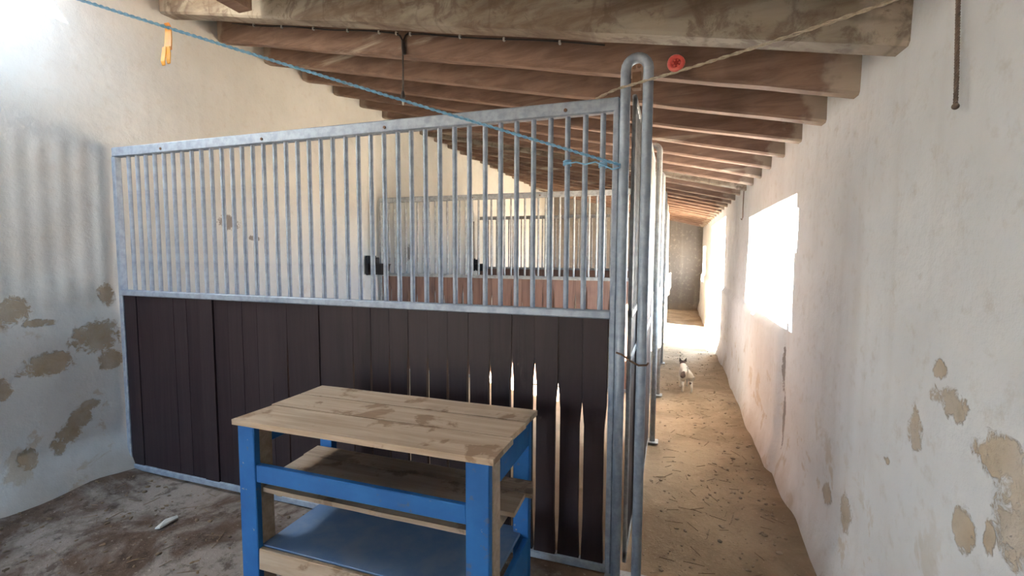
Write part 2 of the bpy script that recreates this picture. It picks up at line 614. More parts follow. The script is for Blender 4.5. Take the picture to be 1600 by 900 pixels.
for k in range(-9, 26):
    lime = k in (0, 8)
    if k < 0:
        rafter(k, xl=-2.42)
    else:
        rafter(k, mat='rafter_limewashed' if lime else 'rafter_wood', w=(0.115 if k == 0 else rnd.uniform(0.075, 0.105)), h=0.152)
# plank deck on top of the rafters; the planks over the near left corner are missing (open roof)
px = -3.72
while px < 1.0:
    wd = 0.205
    xc = px + wd / 2
    gap = -3.45 < xc < -2.9
    for (ya, yb_) in ([(1.62, 13.4), (-2.8, 0.55)] if gap else [(-2.8, 13.4)]):
        z0 = zb(px) + 0.149
        z1 = zb(px + wd) + 0.149
        vs = []
        for yy in (ya, yb_):
            vs += [(px + 0.002, yy, z0), (px + wd - 0.002, yy, z1), (px + wd - 0.002, yy, z1 + 0.03), (px + 0.002, yy, z0 + 0.03)]
        mesh_obj('ceiling_plank', vs, [(0, 1, 2, 3), (7, 6, 5, 4), (0, 4, 5, 1), (1, 5, 6, 2), (2, 6, 7, 3), (3, 7, 4, 0)], 'deck_wood', ceiling)
    px += wd
# trimmer carrying the short rafters beside the hole
z0 = zb(-2.45) - 0.01
mesh_obj('trimmer_beam', [(-2.50, -2.7, z0), (-2.40, -2.7, z0), (-2.40, -2.7, z0 + 0.155), (-2.50, -2.7, z0 + 0.16),
                          (-2.50, 2.25, z0), (-2.40, 2.25, z0), (-2.40, 2.25, z0 + 0.155), (-2.50, 2.25, z0 + 0.16)],
         [(0, 1, 2, 3), (7, 6, 5, 4), (0, 4, 5, 1), (1, 5, 6, 2), (2, 6, 7, 3), (3, 7, 4, 0)], 'rafter_wood', ceiling)

# ------------------------------------------------------------------ stall partitions
def board_poly(w, h, gl, gr, tl, tr):
    """upright board; the long edges are cut back by gl / gr below heights tl / tr"""
    p = [(0, 0), (w, 0)]
    if gr:
        p = [(0, 0), (w - gr * 0.35, 0), (w - gr, 0.2), (w - gr, tr - 0.12), (w, tr)]
    p.append((w, h))
    p.append((0, h))
    if gl:
        p += [(0, tl), (gl, tl - 0.12), (gl, 0.2), (gl * 0.35, 0)]
        p.remove((0, 0))
    return p


def partition(y, label, n_board, boards_mat, gaps, metal, z_board0=0.04, full=True):
    t = empty('stall_partition', (0, y, 0), label, 'partition', 'barred stall partitions')
    x0, x1 = -3.455, -0.236
    link('top_rail', box_mesh('top_rail', x0, x1, -0.022, 0.022, 2.076, 2.137, metal, 0.006), t)
    link('middle_rail', box_mesh('middle_rail', x0, x1 - 0.02, -0.024, 0.024, 1.180, 1.217, metal, 0.005), t)
    link('bottom_rail', box_mesh('bottom_rail', x0, x1 - 0.02, -0.022, 0.022, 0.002, 0.040, metal, 0.005), t)
    link('end_post', box_mesh('end_post', x1 - 0.026, x1, -0.021, 0.021, 0.0, 2.09, metal, 0.004), t)
    link('wall_post', box_mesh('wall_post', x0 - 0.005, x0 + 0.028, -0.021, 0.021, 0.0, 2.08, metal, 0.004), t)
    bar_me = tube_mesh('bar', [(0, 0, 1.21), (0, 0, 2.08)], 0.0122, metal, 10, False)
    x = -0.305
    while x > -3.40:
        link('bar', bar_me, t, None, (x + rnd.uniform(-0.002, 0.002), 0, 0))
        x -= 0.0795
    bw = (x1 - 0.03 - (x0 + 0.03)) / n_board
    seams = {}
    for i in range(n_board + 1):
        xs = x0 + 0.03 + i * bw
        seams[i] = gaps(xs)
    for i in range(n_board):
        xs = x0 + 0.03 + i * bw
        gl, tl = seams[i]
        gr, tr = seams[i + 1]
        poly = board_poly(bw - 0.0025, 1.185 - z_board0, gl, gr, max(tl - z_board0, 0.34), max(tr - z_board0, 0.34))
        th = rnd.uniform(-0.006, 0.006)
        link('board', prism_mesh('board', poly, -0.012 + th, 0.012 + th, boards_mat), t, None, (xs, 0, z_board0))
    for bx in (-0.47, -1.4, -2.2, -3.0):
        link('bolt', bolt_me, t, None, (bx, -0.022, 2.10))
    return t


def bolt_mesh():
    bm = bmesh.new()
    bmesh.ops.create_cone(bm, cap_ends=True, segments=6, radius1=0.009, radius2=0.008, depth=0.010)
    bmesh.ops.rotate(bm, verts=bm.verts, matrix=Matrix.Rotation(R(90), 3, 'X'))
    return bm_mesh('bolt', bm, 'rust')


bolt_me = bolt_mesh()


def gaps_near(x):
    if x > -0.33:
        return (0.010, 0.78)
    if x < -2.3:
        return (0, 0)
    tops = {0.388: 0.80, 0.502: 0.87}
    for s_, z in tops.items():
        if abs(-x - s_) < 0.05:
            return (0.0105, z)
    if x > -1.5:
        return (0.0066 + 0.0016 * math.sin(x * 37) + (0.003 if x > -0.75 else 0), 0.985)
    if x > -1.7:
        return (0.004, 0.96)
    if abs(x + 2.09) < 0.06:
        return (0.0045, 0.99)
    if abs(x + 2.21) < 0.06:
        return (0.003, 0.80)
    return (0, 0)


def gaps_mid(x):
    return (0.011 + 0.003 * math.sin(x * 29), 1.06 + 0.06 * math.sin(x * 13)) if x < -0.3 else (0, 0)


p1 = partition(2.12, 'nearest barred partition with dark brown boards, right behind the blue table', 28, 'board_dark', gaps_near, 'galvanised')
p2 = partition(5.05, 'second barred partition with reddish boards, seen through the bars of the nearest one', 26, 'board_red', gaps_mid, 'galvanised_dull')
p3 = partition(8.15, 'farthest barred partition, its top rail lowest in the photo', 26, 'board_red', gaps_mid, 'galvanised_dull')


# ------------------------------------------------------------------ hairpin posts along the passage
def hairpin_pts(xa=-0.213, xb=-0.121, top=2.24):
    pts = [(xa, 0, 0.0), (xa, 0, 1.0), (xa, 0, top)]
    c, r_ = (xa + xb) / 2, (xb - xa) / 2
    for i in range(1, 10):
        a = math.pi - math.pi * i / 10
        pts.append((c + r_ * math.cos(a), 0, top + r_ * math.sin(a)))
    pts += [(xb, 0, top), (xb, 0, 1.0), (xb, 0, 0.0)]
    return pts


hair_near = tube_mesh('tube', hairpin_pts(), 0.0215, 'galvanised', 16)
hair_far = tube_mesh('tube', hairpin_pts(), 0.0215, 'galvanised_dull', 14)
foot_me = box_mesh('foot_plate', -0.26, -0.075, -0.045, 0.045, -0.004, 0.006, 'galvanised_dull', 0.002)
plate_me = box_mesh('roller_bracket', -0.186, -0.149, -0.01, 0.03, 2.16, 2.228, 'rust', 0.003)
for i, (y, lab) in enumerate([(2.098, 'nearest tall galvanised hairpin post at the passage end of the first partition'),
                              (3.78, 'second hairpin post along the passage, between the first two partitions'),
                              (5.08, 'third hairpin post along the passage, at the second partition'),
                              (6.60, 'fourth hairpin post along the passage, beyond the second partition'),
                              (8.18, 'fifth hairpin post along the passage, at the farthest partition'),
                              (9.80, 'last hairpin post down the passage, opposite the sunlit doorway')]):
    t = empty('hairpin_post', (0, y, 0), lab, 'post', 'hairpin posts along the passage')
    link('tube', hair_near if i == 0 else hair_far, t)
    link('foot_plate', foot_me, t)
    rbk = link('roller_bracket', plate_me, t)
    if i == 0:
        for (bx, bz) in ((-0.178, 2.246), (-0.158, 2.250)):
            link('bolt', bolt_me, rbk, None, (bx, -0.008, bz))

# front panels (fixed panel and sliding door) between the hairpin posts, edge-on to the camera
frames = {}


def front_panel(name, ya, yb_, label, cat, xc=-0.167, th=1.0):
    t = empty(name, (xc, ya, 0), label, cat, 'stall fronts along the passage')
    L = yb_ - ya
    zt = 2.16
    g = 'galvanised_dull'
    link('top_rail', box_mesh('top_rail', -0.018 * th, 0.018 * th, 0, L, zt - 0.045, zt, g, 0.004), t)
    link('middle_rail', box_mesh('middle_rail', -0.022 * th, 0.022 * th, 0, L, 1.180, 1.217, g, 0.004), t)
    link('lock_rail', box_mesh('lock_rail', -0.022 * th, 0.022 * th, 0, L, 0.98, 1.01, g, 0.004), t)
    link('bottom_rail', box_mesh('bottom_rail', -0.018 * th, 0.018 * th, 0, L, 0.05, 0.09, g, 0.004), t)
    for yy in (0, L - 0.035):
        link('stile', box_mesh('stile', -0.018 * th, 0.018 * th, yy, yy + 0.035, 0.03, zt - 0.01, g, 0.004), t)
    n_ = int((L - 0.09) / 0.08)
    bar_me = tube_mesh('bar', [(0, 0, 1.21), (0, 0, zt - 0.04)], 0.0115 * (0.7 + 0.3 * th), g, 8, False)
    for i in range(n_):
        link('bar', bar_me, t, None, (0, 0.075 + (L - 0.15) * i / (n_ - 1), 0))
    nb = round((L - 0.07) / 0.115)
    bw = (L - 0.07) / nb
    bo = box_mesh('board', -0.012 * th, 0.012 * th, 0.002, bw - 0.003, 0.085, 1.185, 'board_dark', 0.002)
    for i in range(nb):
        link('board', bo, t, None, (rnd.uniform(-0.001, 0.001), 0.035 + i * bw, 0))
    return t


front_panel('stall_front', 2.16, 3.74, 'fixed barred front beside the passage just behind the nearest hairpin post', 'stall front', -0.1795, 0.5)
front_panel('sliding_door', 2.50, 3.70, 'barred sliding door pushed open along the nearest stall front', 'door', -0.1535, 0.45)
front_panel('stall_front', 5.12, 6.55, 'barred front panel between the third and fourth hairpin posts', 'stall front')
front_panel('sliding_door', 6.65, 8.12, 'barred sliding door between the fourth and fifth hairpin posts', 'door')
front_panel('stall_front', 8.24, 9.74, 'farthest barred front panel, opposite the sunlit doorway', 'stall front')

# bent latch rod tied round the nearest post
t = link('latch_rod', tube_mesh('latch_rod', [(-0.225, -0.03, 0.03), (-0.20, -0.04, 0.025), (-0.165, -0.038, 0.0), (-0.13, -0.034, -0.018), (-0.098, -0.028, -0.016),
                                              (-0.09, -0.005, -0.012)], 0.0045, 'rust', 8), None, None, (0, 2.098, 1.01))
tag(t, 'bent rusty latch rod across the nearest hairpin post', 'latch')


# ------------------------------------------------------------------ blue table
def table():
    X0, X1, Y0, Y1, H = -1.655, -0.54, 1.385, 1.91, 0.80
    t = empty('work_table', ((X0 + X1) / 2, (Y0 + Y1) / 2, 0), 'blue painted wooden table with raw plank top and two shelves', 'table')
    cx, cy = (X0 + X1) / 2, (Y0 + Y1) / 2

    def part(name, x0, x1, y0, y1, z0, z1, m, bev=0.003, jit=0.0, label=None):
        me = box_mesh(name, x0 - cx, x1 - cx, y0 - cy, y1 - cy, z0, z1, m, bev, jit)
        o = link(name, me, t)
        if label:
            o['label'] = label
        return o

    def plank(x0, x1, y0, y1, z0, z1, m, name='plank', rag=0.008, n_=12):
        """plank along X with slightly uneven edges and ends"""
        vs, fs = [], []
        for i in range(n_ + 1):
            f = i / n_
            x = x0 + (x1 - x0) * f
            ea = 0.003 * nz3(x, y0, 1, 6)
            eb = 0.003 * nz3(x, y1, 2, 6)
            wv = 0.002 * nz3(x, y0, 5, 3)
            ra = rnd.uniform(-rag, rag) if i in (0, n_) else 0
            rb = rnd.uniform(-rag, rag) if i in (0, n_) else 0
            vs += [(x + ra - cx, y0 + ea - cy, z0 + wv), (x + rb - cx, y1 + eb - cy, z0 + wv), (x + rb - cx, y1 + eb - cy, z1 + wv), (x + ra - cx, y0 + ea - cy, z1 + wv)]
        for i in range(n_):
            for j in range(4):
                a, b = i * 4 + j, i * 4 + (j + 1) % 4
                fs.append((a, b, b + 4, a + 4))
        fs += [(0, 1, 2, 3), tuple(n_ * 4 + j for j in (3, 2, 1, 0))]
        o = mesh_obj(name, vs, fs, m, t)
        return o
    # top: three planks along the table
    ys = [Y0, Y0 + 0.20, Y0 + 0.37, Y1]
    for a, b in zip(ys[:-1], ys[1:]):
        plank(X0, X1, a + 0.004, b - 0.004, H - 0.022, H, 'raw_wood', 'top_plank')
    # legs: flat blue boards with a brown return
    lw, lt = 0.085, 0.03
    for (xa, s) in ((X0 + 0.012, 1), (X1 - 0.012 - lw, -1)):
        part('leg', xa, xa + lw, Y0 + 0.012, Y0 + 0.012 + lt, 0, H - 0.024, 'blue_paint', 0.003, 0.002)
    for xa in (X0 + 0.02, X1 - 0.012 - 0.07):
        part('leg', xa, xa + 0.07, Y1 - 0.06, Y1 - 0.02, 0, H - 0.024, 'blue_paint', 0.003, 0.002)
    for xa in (X0 + 0.055, X1 - 0.012 - 0.03):
        o = part('leg_return', xa, xa + 0.03, Y0 + 0.043, Y0 + 0.115, 0, H - 0.024, 'grey_wood', 0.003, 0.002, 'bare brown timber behind the painted leg')
    # rails
    part('front_rail', X0 + 0.098, X1 - 0.098, Y0 + 0.016, Y0 + 0.040, 0.552, 0.622, 'blue_paint', 0.003, 0.002)
    part('side_rail', X1 - 0.036, X1 - 0.012, Y0 + 0.118, Y1 - 0.062, 0.665, 0.774, 'blue_paint', 0.003, 0.002)
    part('side_rail', X0 + 0.02, X0 + 0.044, Y0 + 0.118, Y1 - 0.062, 0.665, 0.774, 'blue_paint', 0.003, 0.002)
    part('back_rail', X0 + 0.092, X1 - 0.084, Y1 - 0.05, Y1 - 0.026, 0.69, 0.774, 'blue_paint', 0.003, 0.002)
    # middle shelf of rough planks, poking out at the right
    zs = 0.515
    plank(X0 + 0.09, X1 - 0.10, Y0 + 0.045, Y0 + 0.20, zs - 0.018, zs, 'grey_wood', 'shelf_plank', 0.01)
    plank(X0 + 0.03, X1 - 0.0, Y0 + 0.204, Y0 + 0.35, zs - 0.018, zs, 'grey_wood', 'shelf_plank', 0.02)
    plank(X0 + 0.03, X1 + 0.022, Y0 + 0.354, Y1 - 0.065, zs - 0.018, zs, 'grey_wood', 'shelf_plank', 0.02)
    # bearers under the shelf
    for xa in (X0 + 0.09, X1 - 0.075):
        part('shelf_bearer', xa, xa + 0.03, Y0 + 0.118, Y1 - 0.062, zs - 0.075, zs - 0.02, 'grey_wood')
    # low shelf
    zl = 0.275
    o = part('bottom_shelf', X0 + 0.09, X1 - 0.05, Y0 + 0.04, Y1 - 0.02, zl - 0.015, zl, 'blue_faded', 0.002, 0.0, 'faded blue board used as bottom shelf')
    part('bottom_rail', X0 + 0.098, X1 - 0.098, Y0 + 0.014, Y0 + 0.038, zl - 0.09, zl - 0.002, 'raw_wood', 0.003, 0.002)
    part('bottom_side_board', X1 - 0.036, X1 - 0.012, Y0 + 0.118, Y1 - 0.062, 0.06, zl - 0.016, 'blue_paint', 0.003, 0.002)
    return t


table()


# ------------------------------------------------------------------ ropes, cables, hanging things
def sag(a, b, s, n_=24):
    a, b = Vector(a), Vector(b)
    return [a.lerp(b, i / n_) - Vector((0, 0, s * 4 * (i / n_) * (1 - i / n_))) for i in range(n_ + 1)]


def twisted(name, pts, r_, mat, strands=3, pitch_=0.03):
    """laid rope: strands winding round the path, one mesh"""
    pts = [Vector(p) for p in pts]
    L = [0]
    for a, b in zip(pts[:-1], pts[1:]):
        L.append(L[-1] + (b - a).length)
    step = pitch_ / 6
    n_ = max(8, int(L[-1] / step))

    def at(s):
        for i in range(len(L) - 1):
            if s <= L[i + 1] or i == len(L) - 2:
                return pts[i].lerp(pts[i + 1], (s - L[i]) / max(1e-6, L[i + 1] - L[i])), (pts[i + 1] - pts[i]).normalized()
    V, F = [], []
    for q in range(strands):
        path = []
        for i in range(n_ + 1):
            s = L[-1] * i / n_
            p, tg = at(s)
            u = tg.cross(Vector((0.3, 0.2, 1))).normalized()
            w = tg.cross(u)
            a = 2 * math.pi * (s / pitch_ + q / strands)
            path.append(p + (u * math.cos(a) + w * math.sin(a)) * r_ * 0.5)
        me = tube_mesh('tmp', path, r_ * 0.55, mat, 5)
        o = len(V)
        V += [v.co.copy() for v in me.vertices]
        F += [tuple(i + o for i in pl.vertices) for pl in me.polygons]
        bpy.data.meshes.remove(me)
    me = bpy.data.meshes.new(name)
    me.from_pydata([tuple(v) for v in V], [], F)
    me.materials.append(MATS[mat])
    me.polygons.foreach_set('use_smooth', [True] * len(me.polygons))
    return me


# blue rope from the left wall to the first post
ra, rb = Vector((-0.225, 2.075, 1.845)), Vector((-3.49, 0.85, 2.875))
rp = sag(rb, ra, 0.02, 30)
rope = empty('blue_rope', ra, 'blue rope slanting from the upper left wall to the barred partition', 'rope')
o = link('strand', twisted('strand', [p - ra for p in rp], 0.0068, 'blue_rope', 2, 0.05), rope)
# wraps round the last bars
wr = []
for (bx, bz) in ((-0.464, 1.862), (-0.305, 1.845)):
    ring = []
    for i in range(40):
        a = 2 * math.pi * i / 13
        ring.append(Vector((bx + 0.0165 * math.cos(a), 2.12 + 0.0165 * math.sin(a), bz + 0.0075 * i / 13)) - ra)
    link('knot', tube_mesh('knot', ring, 0.0035, 'blue_rope', 6), rope)
link('loose_end', tube_mesh('loose_end', [Vector(p) - ra for p in [(-0.464, 2.10, 1.868), (-0.42, 2.098, 1.872), (-0.38, 2.098, 1.86), (-0.335, 2.098, 1.868), (-0.305, 2.10, 1.855),
                                                                    (-0.26, 2.085, 1.83), (-0.225, 2.074, 1.835)]], 0.0035, 'blue_rope', 6), rope)


def on_rope(x):
    for a, b in zip(rp[:-1], rp[1:]):
        if a.x <= x <= b.x:
            return a.lerp(b, (x - a.x) / (b.x - a.x))


# orange strip hung over the rope
q = on_rope(-1.965)
strip = empty('plastic_strip', q, 'orange and yellow plastic strip hanging from the blue rope', 'strip')
strip.scale = (1, 1, 0.82)


def ribbon(name, pts, w, th, mat):
    vs, fs = [], []
    for (x, y, z), ww in zip(pts, w):
        for (a, b) in ((-1, -1), (1, -1), (1, 1), (-1, 1)):
            vs.append((x + a * ww / 2, y + b * th / 2, z))
    for i in range(len(pts) - 1):
        for j in range(4):
            a, b = i * 4 + j, i * 4 + (j + 1) % 4
            fs.append((a, b, b + 4, a + 4))
    n_ = len(pts) - 1
    fs += [(3, 2, 1, 0), tuple(n_ * 4 + j for j in range(4))]
    return mesh_obj(name, vs, fs, mat, strip)


ribbon('loop', [(0, 0, 0.02), (0, 0.004, 0.008), (0, 0.006, -0.02), (0, 0.004, -0.06), (0, 0, -0.11)], [0.024, 0.03, 0.034, 0.038, 0.042], 0.004, 'orange_plastic')
ribbon('tail', [(-0.009, -0.007, -0.095), (-0.011, -0.009, -0.13), (-0.014, -0.012, -0.165), (-0.013, -0.010, -0.185)], [0.02, 0.024, 0.023, 0.015], 0.003, 'yellow_plastic')
ribbon('tail', [(0.010, -0.006, -0.095), (0.012, -0.006, -0.13), (0.012, -0.008, -0.16), (0.011, -0.006, -0.178)], [0.02, 0.022, 0.022, 0.014], 0.003, 'yellow_plastic')

# tan cord from the first post up to the right wall, with a red plastic disc on it
ca, cb = Vector((-0.234, 2.06, 2.158)), Vector((0.695, 1.645, 2.214))
cp = [Vector((-0.335, 2.085, 2.132)), Vector((-0.27, 2.068, 2.150))] + sag(ca, cb, 0.012, 16)
cord = link('tan_cord', twisted('tan_cord', [p - ca for p in cp], 0.0062, 'tan_cord', 2, 0.09), None, None, ca)
tag(cord, 'frayed tan cord running from the nearest hairpin post up to the right wall', 'cord')
dp = Vector((-0.012, 1.955, 2.180))
disc = empty('red_disc', dp, 'round red plastic disc strung on the tan cord', 'disc')
ring = [Vector((0.024 * math.cos(2 * math.pi * i / 20), 0.004 * math.sin(4 * math.pi * i / 20), 0.013 + 0.024 * math.sin(2 * math.pi * i / 20))) for i in range(20)]
link('rim', tube_mesh('rim', ring, 0.0085, 'red_plastic', 8, closed=True), disc)
bm = bmesh.new()
bmesh.ops.create_cone(bm, cap_ends=True, segments=20, radius1=0.021, radius2=0.017, depth=0.012)
bmesh.ops.rotate(bm, verts=bm.verts, matrix=Matrix.Rotation(R(90), 3, 'X'))
link('centre', bm_mesh('centre', bm, 'red_plastic_dark'), disc, None, (0, 0.004, 0.013))
for i in range(6):
    a = 2 * math.pi * i / 6
    bm = bmesh.new()
    bmesh.ops.create_icosphere(bm, subdivisions=1, radius=0.0045)
    link('knob', bm_mesh('knob', bm, 'red_plastic'), disc, None, (0.012 * math.cos(a), -0.004, 0.013 + 0.012 * math.sin(a)))

# electric cable clipped along the second rafter, with a drop to a lamp socket
def rb_pt(x, dz):
    y = yr(1) + 0.6 * (0.7 - x) / 4.2
    return Vector((x, y - 0.012, zb(x) + dz))


wire = empty('ceiling_wiring', rb_pt(-1.5, 0.13), 'black cable clipped along the second rafter with a drop to a lamp socket', 'cable')
w0 = rb_pt(-1.5, 0.13)
xs = [-3.3 + 0.14 * i for i in range(22)]
xj = -1.635
run_a = [rb_pt(x, 0.128 + 0.004 * math.sin(x * 9)) - w0 for x in xs if x < xj - 0.05] + [rb_pt(xj - 0.04, 0.125) - w0]
run_b = [rb_pt(xj + 0.04, 0.125) - w0] + [rb_pt(x, 0.128 + 0.004 * math.sin(x * 7)) - w0 for x in xs if x > xj + 0.05]
link('cable_run', tube_mesh('cable_run', run_a, 0.0045, 'black_cable', 6), wire)
link('cable_run', tube_mesh('cable_run', run_b, 0.0045, 'black_cable', 6), wire)
top = rb_pt(xj, 0.125) - w0
low = top + Vector((0.0, 0.0, -0.37))
link('drop_cable', tube_mesh('drop_cable', [top + Vector((-0.04, 0, 0)), top + Vector((-0.018, -0.006, -0.012)), top + Vector((0, -0.01, -0.045)), top + Vector((0.002, -0.01, -0.10)),
                                            top.lerp(low, 0.6) + Vector((0.003, -0.01, 0)), low + Vector((0, -0.01, 0))], 0.0055, 'black_cable', 8), wire)
link('drop_cable', tube_mesh('drop_cable', [top + Vector((0.04, 0, 0)), top + Vector((0.02, -0.006, -0.014)), top + Vector((0.006, -0.012, -0.05)), top + Vector((0.006, -0.012, -0.12))],
                             0.005, 'black_cable', 8), wire)
link('tape', tube_mesh('tape', [top + Vector((0.004, -0.011, -0.045)), top + Vector((0.008, -0.011, -0.09)), top + Vector((0.012, -0.011, -0.13))], [0.010, 0.013, 0.010], 'black_cable', 8), wire)


def lathe(name, prof, mat, seg=14):
    vs, fs = [], []
    for (r_, z) in prof:
        for j in range(seg):
            a = 2 * math.pi * j / seg
            vs.append((r_ * math.cos(a), r_ * math.sin(a), z))
    for i in range(len(prof) - 1):
        for j in range(seg):
            a, b = i * seg + j, i * seg + (j + 1) % seg
            fs.append((a, a + seg, b + seg, b))
    me = bpy.data.meshes.new(name)
    me.from_pydata(vs, [], fs)
    me.materials.append(MATS[mat])
    me.polygons.foreach_set('use_smooth', [True] * len(me.polygons))
    return me


sock = link('lamp_socket', lathe('lamp_socket', [(0.001, 0.02), (0.008, 0.018), (0.011, 0.0), (0.015, -0.012), (0.014, -0.024), (0.006, -0.028), (0.001, -0.03)], 'black_iron'), wire, None, low + Vector((0, -0.01, 0)))
link('socket_tip', lathe('socket_tip', [(0.001, -0.028), (0.006, -0.03), (0.007, -0.055), (0.004, -0.066), (0.001, -0.067)], 'white_plastic'), sock)
clip_me = box_mesh('clip', -0.006, 0.006, -0.007, 0.010, -0.012, 0.008, 'white_plastic', 0.002)
for x in (-3.05, -2.74, -2.42, -2.10, -1.83, xj - 0.055, xj + 0.055, -1.22, -0.93, -0.60):
    link('clip', clip_me, wire, None, rb_pt(x, 0.128) - w0)

# brown twisted rope hanging down the right wall
rr = [Vector((0.672, 1.572, 2.30)), Vector((0.673, 1.566, 2.12)), Vector((0.672, 1.553, 2.0)), Vector((0.672, 1.545, 1.92)), Vector((0.672, 1.541, 1.85))]
hang = empty('hanging_rope', rr[0], 'dark brown twisted rope hanging down the right wall with a knotted end', 'rope')
link('strand', twisted('strand', [p - rr[0] for p in rr], 0.0055, 'brown_rope', 3, 0.022), hang)
bm = bmesh.new()
bmesh.ops.create_icosphere(bm, subdivisions=2, radius=0.0085)
link('knot', bm_mesh('knot', bm, 'brown_rope', True), hang, None, rr[-1] - rr[0])

# thin wire hook on the right wall above the window
hk = [Vector((0.685, 5.60, 2.14)), Vector((0.680, 5.58, 1.95)), Vector((0.680, 5.56, 1.86)), Vector((0.676, 5.60, 1.835)), Vector((0.674, 5.66, 1.85))]
t = link('wire_hook', tube_mesh('wire_hook', [p - hk[0] for p in hk], 0.004, 'rust', 6), None, None, hk[0])
tag(t, 'thin wire hook hanging on the right wall above the bright window', 'hook')


# ------------------------------------------------------------------ drinking bowls on the left wall
def drinker(y, z, label):
    t = empty('drinking_bowl', (-3.44, y, z), label, 'bowl', 'iron drinking bowls')
    bowl = lathe('bowl', [(0.001, -0.10), (0.06, -0.095), (0.10, -0.05), (0.115, 0.02), (0.125, 0.03), (0.118, 0.035), (0.10, 0.02), (0.085, -0.04), (0.04, -0.07), (0.001, -0.072)], 'black_iron', 18)
    o = link('bowl', bowl, t, None, (0.10, 0, 0))
    link('back_plate', box_mesh('back_plate', -0.05, -0.02, -0.09, 0.09, -0.10, 0.13, 'black_iron', 0.006), t)
    link('valve', box_mesh('valve', -0.03, 0.07, -0.03, 0.03, 0.03, 0.11, 'black_iron', 0.01), t)
    link('pipe', tube_mesh('pipe', [(-0.02, 0.0, 0.10), (-0.02, 0, 0.5), (-0.02, 0, 0.80)], 0.011, 'rust', 8), t)


drinker(4.88, 1.30, 'dark iron drinking bowl on the left wall at the second partition')
drinker(7.96, 1.24, 'small dark drinking bowl on the left wall at the farthest partition')


# ------------------------------------------------------------------ dog walking away down the passage
def dog():
    loc = Vector((0.17, 5.27, 0.0))
    t = empty('dog', loc, 'small white dog with dark ears and dark patches in the passage', 'dog', None, R(8))
    t.scale = (0.92, 0.92, 0.90)
    V, E_, Rr = [], [], []

    def v(x, y, z, r_, par=None, r2=None):
        V.append((x, y, z))
        Rr.append((r_, r2 or r_))
        if par is not None:
            E_.append((par, len(V) - 1))
        return len(V) - 1
    pel = v(0, 0, 0.225, 0.050, None, 0.055)
    loin = v(0, 0.09, 0.222, 0.043, pel, 0.050)
    chest = v(0, 0.19, 0.215, 0.052, loin, 0.066)
    sh = v(0, 0.25, 0.235, 0.046, chest, 0.056)
    nk = v(0, 0.290, 0.258, 0.036, sh)
    hd = v(0.0, 0.325, 0.282, 0.042, nk)
    mz = v(0.0, 0.372, 0.270, 0.025, hd)
    v(0.0, 0.410, 0.262, 0.017, mz)
    for s, ph in ((-1, 0.03), (1, -0.02)):
        hip = v(s * 0.040, -0.005, 0.190, 0.036, pel, 0.044)
        kn = v(s * 0.044, 0.03 + ph * 0.6, 0.130, 0.024, hip)
        hk_ = v(s * 0.042, -0.045 + ph, 0.078, 0.0125, kn)
        ft = v(s * 0.042, -0.03 + ph, 0.016, 0.0115, hk_)
        v(s * 0.042, -0.005 + ph, 0.010, 0.011, ft)
        el = v(s * 0.040, 0.225, 0.150, 0.024, chest)
        wr_ = v(s * 0.040, 0.215 - ph, 0.075, 0.0125, el)
        pw = v(s * 0.040, 0.225 - ph, 0.015, 0.011, wr_)
        v(s * 0.040, 0.245 - ph, 0.010, 0.011, pw)
    t1 = v(0, -0.055, 0.250, 0.014, pel)
    t2 = v(-0.01, -0.085, 0.29, 0.009, t1)
    v(-0.015, -0.080, 0.33, 0.006, t2)
    me = bpy.data.meshes.new('body')
    me.from_pydata(V, E_, [])
    o = link('body', me, t)
    sk = o.modifiers.new('skin', 'SKIN')
    sk.use_smooth_shade = True
    for i, d in enumerate(me.skin_vertices[0].data):
        d.radius = Rr[i]
        d.use_root = i == 0
    ss = o.modifiers.new('sub', 'SUBSURF')
    ss.levels = ss.render_levels = 2
    # coat: white with dark patches fixed on the body and a dark head
    k = NT('dog_coat')
    p = k.obj()
    s = k.sep(p)
    nn = k.math('MULTIPLY', k.math('SUBTRACT', k.noise(p, 14, 3), 0.5), 0.8)
    m = None
    for (x, y, z, r_) in ((-0.05, -0.01, 0.215, 0.042), (0.035, 0.10, 0.275, 0.030), (0.0, 0.33, 0.300, 0.062), (0.03, -0.02, 0.11, 0.02)):
        d = None
        for a, cc in zip(s, (x, y, z)):
            q_ = k.math('DIVIDE', k.math('SUBTRACT', a, cc), r_)
            q_ = k.math('MULTIPLY', q_, q_)
            d = q_ if d is None else k.math('ADD', d, q_)
        d = k.math('ADD', d, nn)
        m = d if m is None else k.math('MINIMUM', m, d)
    k.out(k.mix(k.ramp(m, 0.85, 1.15), (0.08, 0.055, 0.045), (0.60, 0.54, 0.45)), 0.9, 0, 0.15)
    me.materials.append(MATS['dog_coat'])
    for sx in (-1, 1):
        vs = [(sx * 0.010, 0.305, 0.308), (sx * 0.042, 0.310, 0.292), (sx * 0.040, 0.305, 0.348), (sx * 0.010, 0.325, 0.308), (sx * 0.042, 0.328, 0.292), (sx * 0.041, 0.318, 0.348)]
        ear = mesh_obj('ear', vs, [(0, 1, 2), (5, 4, 3), (0, 3, 4, 1), (1, 4, 5, 2), (2, 5, 3, 0)], 'dog_dark', t)
        bm = bmesh.new()
        bmesh.ops.create_icosphere(bm, subdivisions=1, radius=0.005)
        link('eye', bm_mesh('eye', bm, 'black_iron', True), t, None, (sx * 0.02, 0.358, 0.293))
    bm = bmesh.new()
    bmesh.ops.create_icosphere(bm, subdivisions=1, radius=0.008)
    link('nose', bm_mesh('nose', bm, 'black_iron', True), t, None, (0, 0.427, 0.264))


dog()


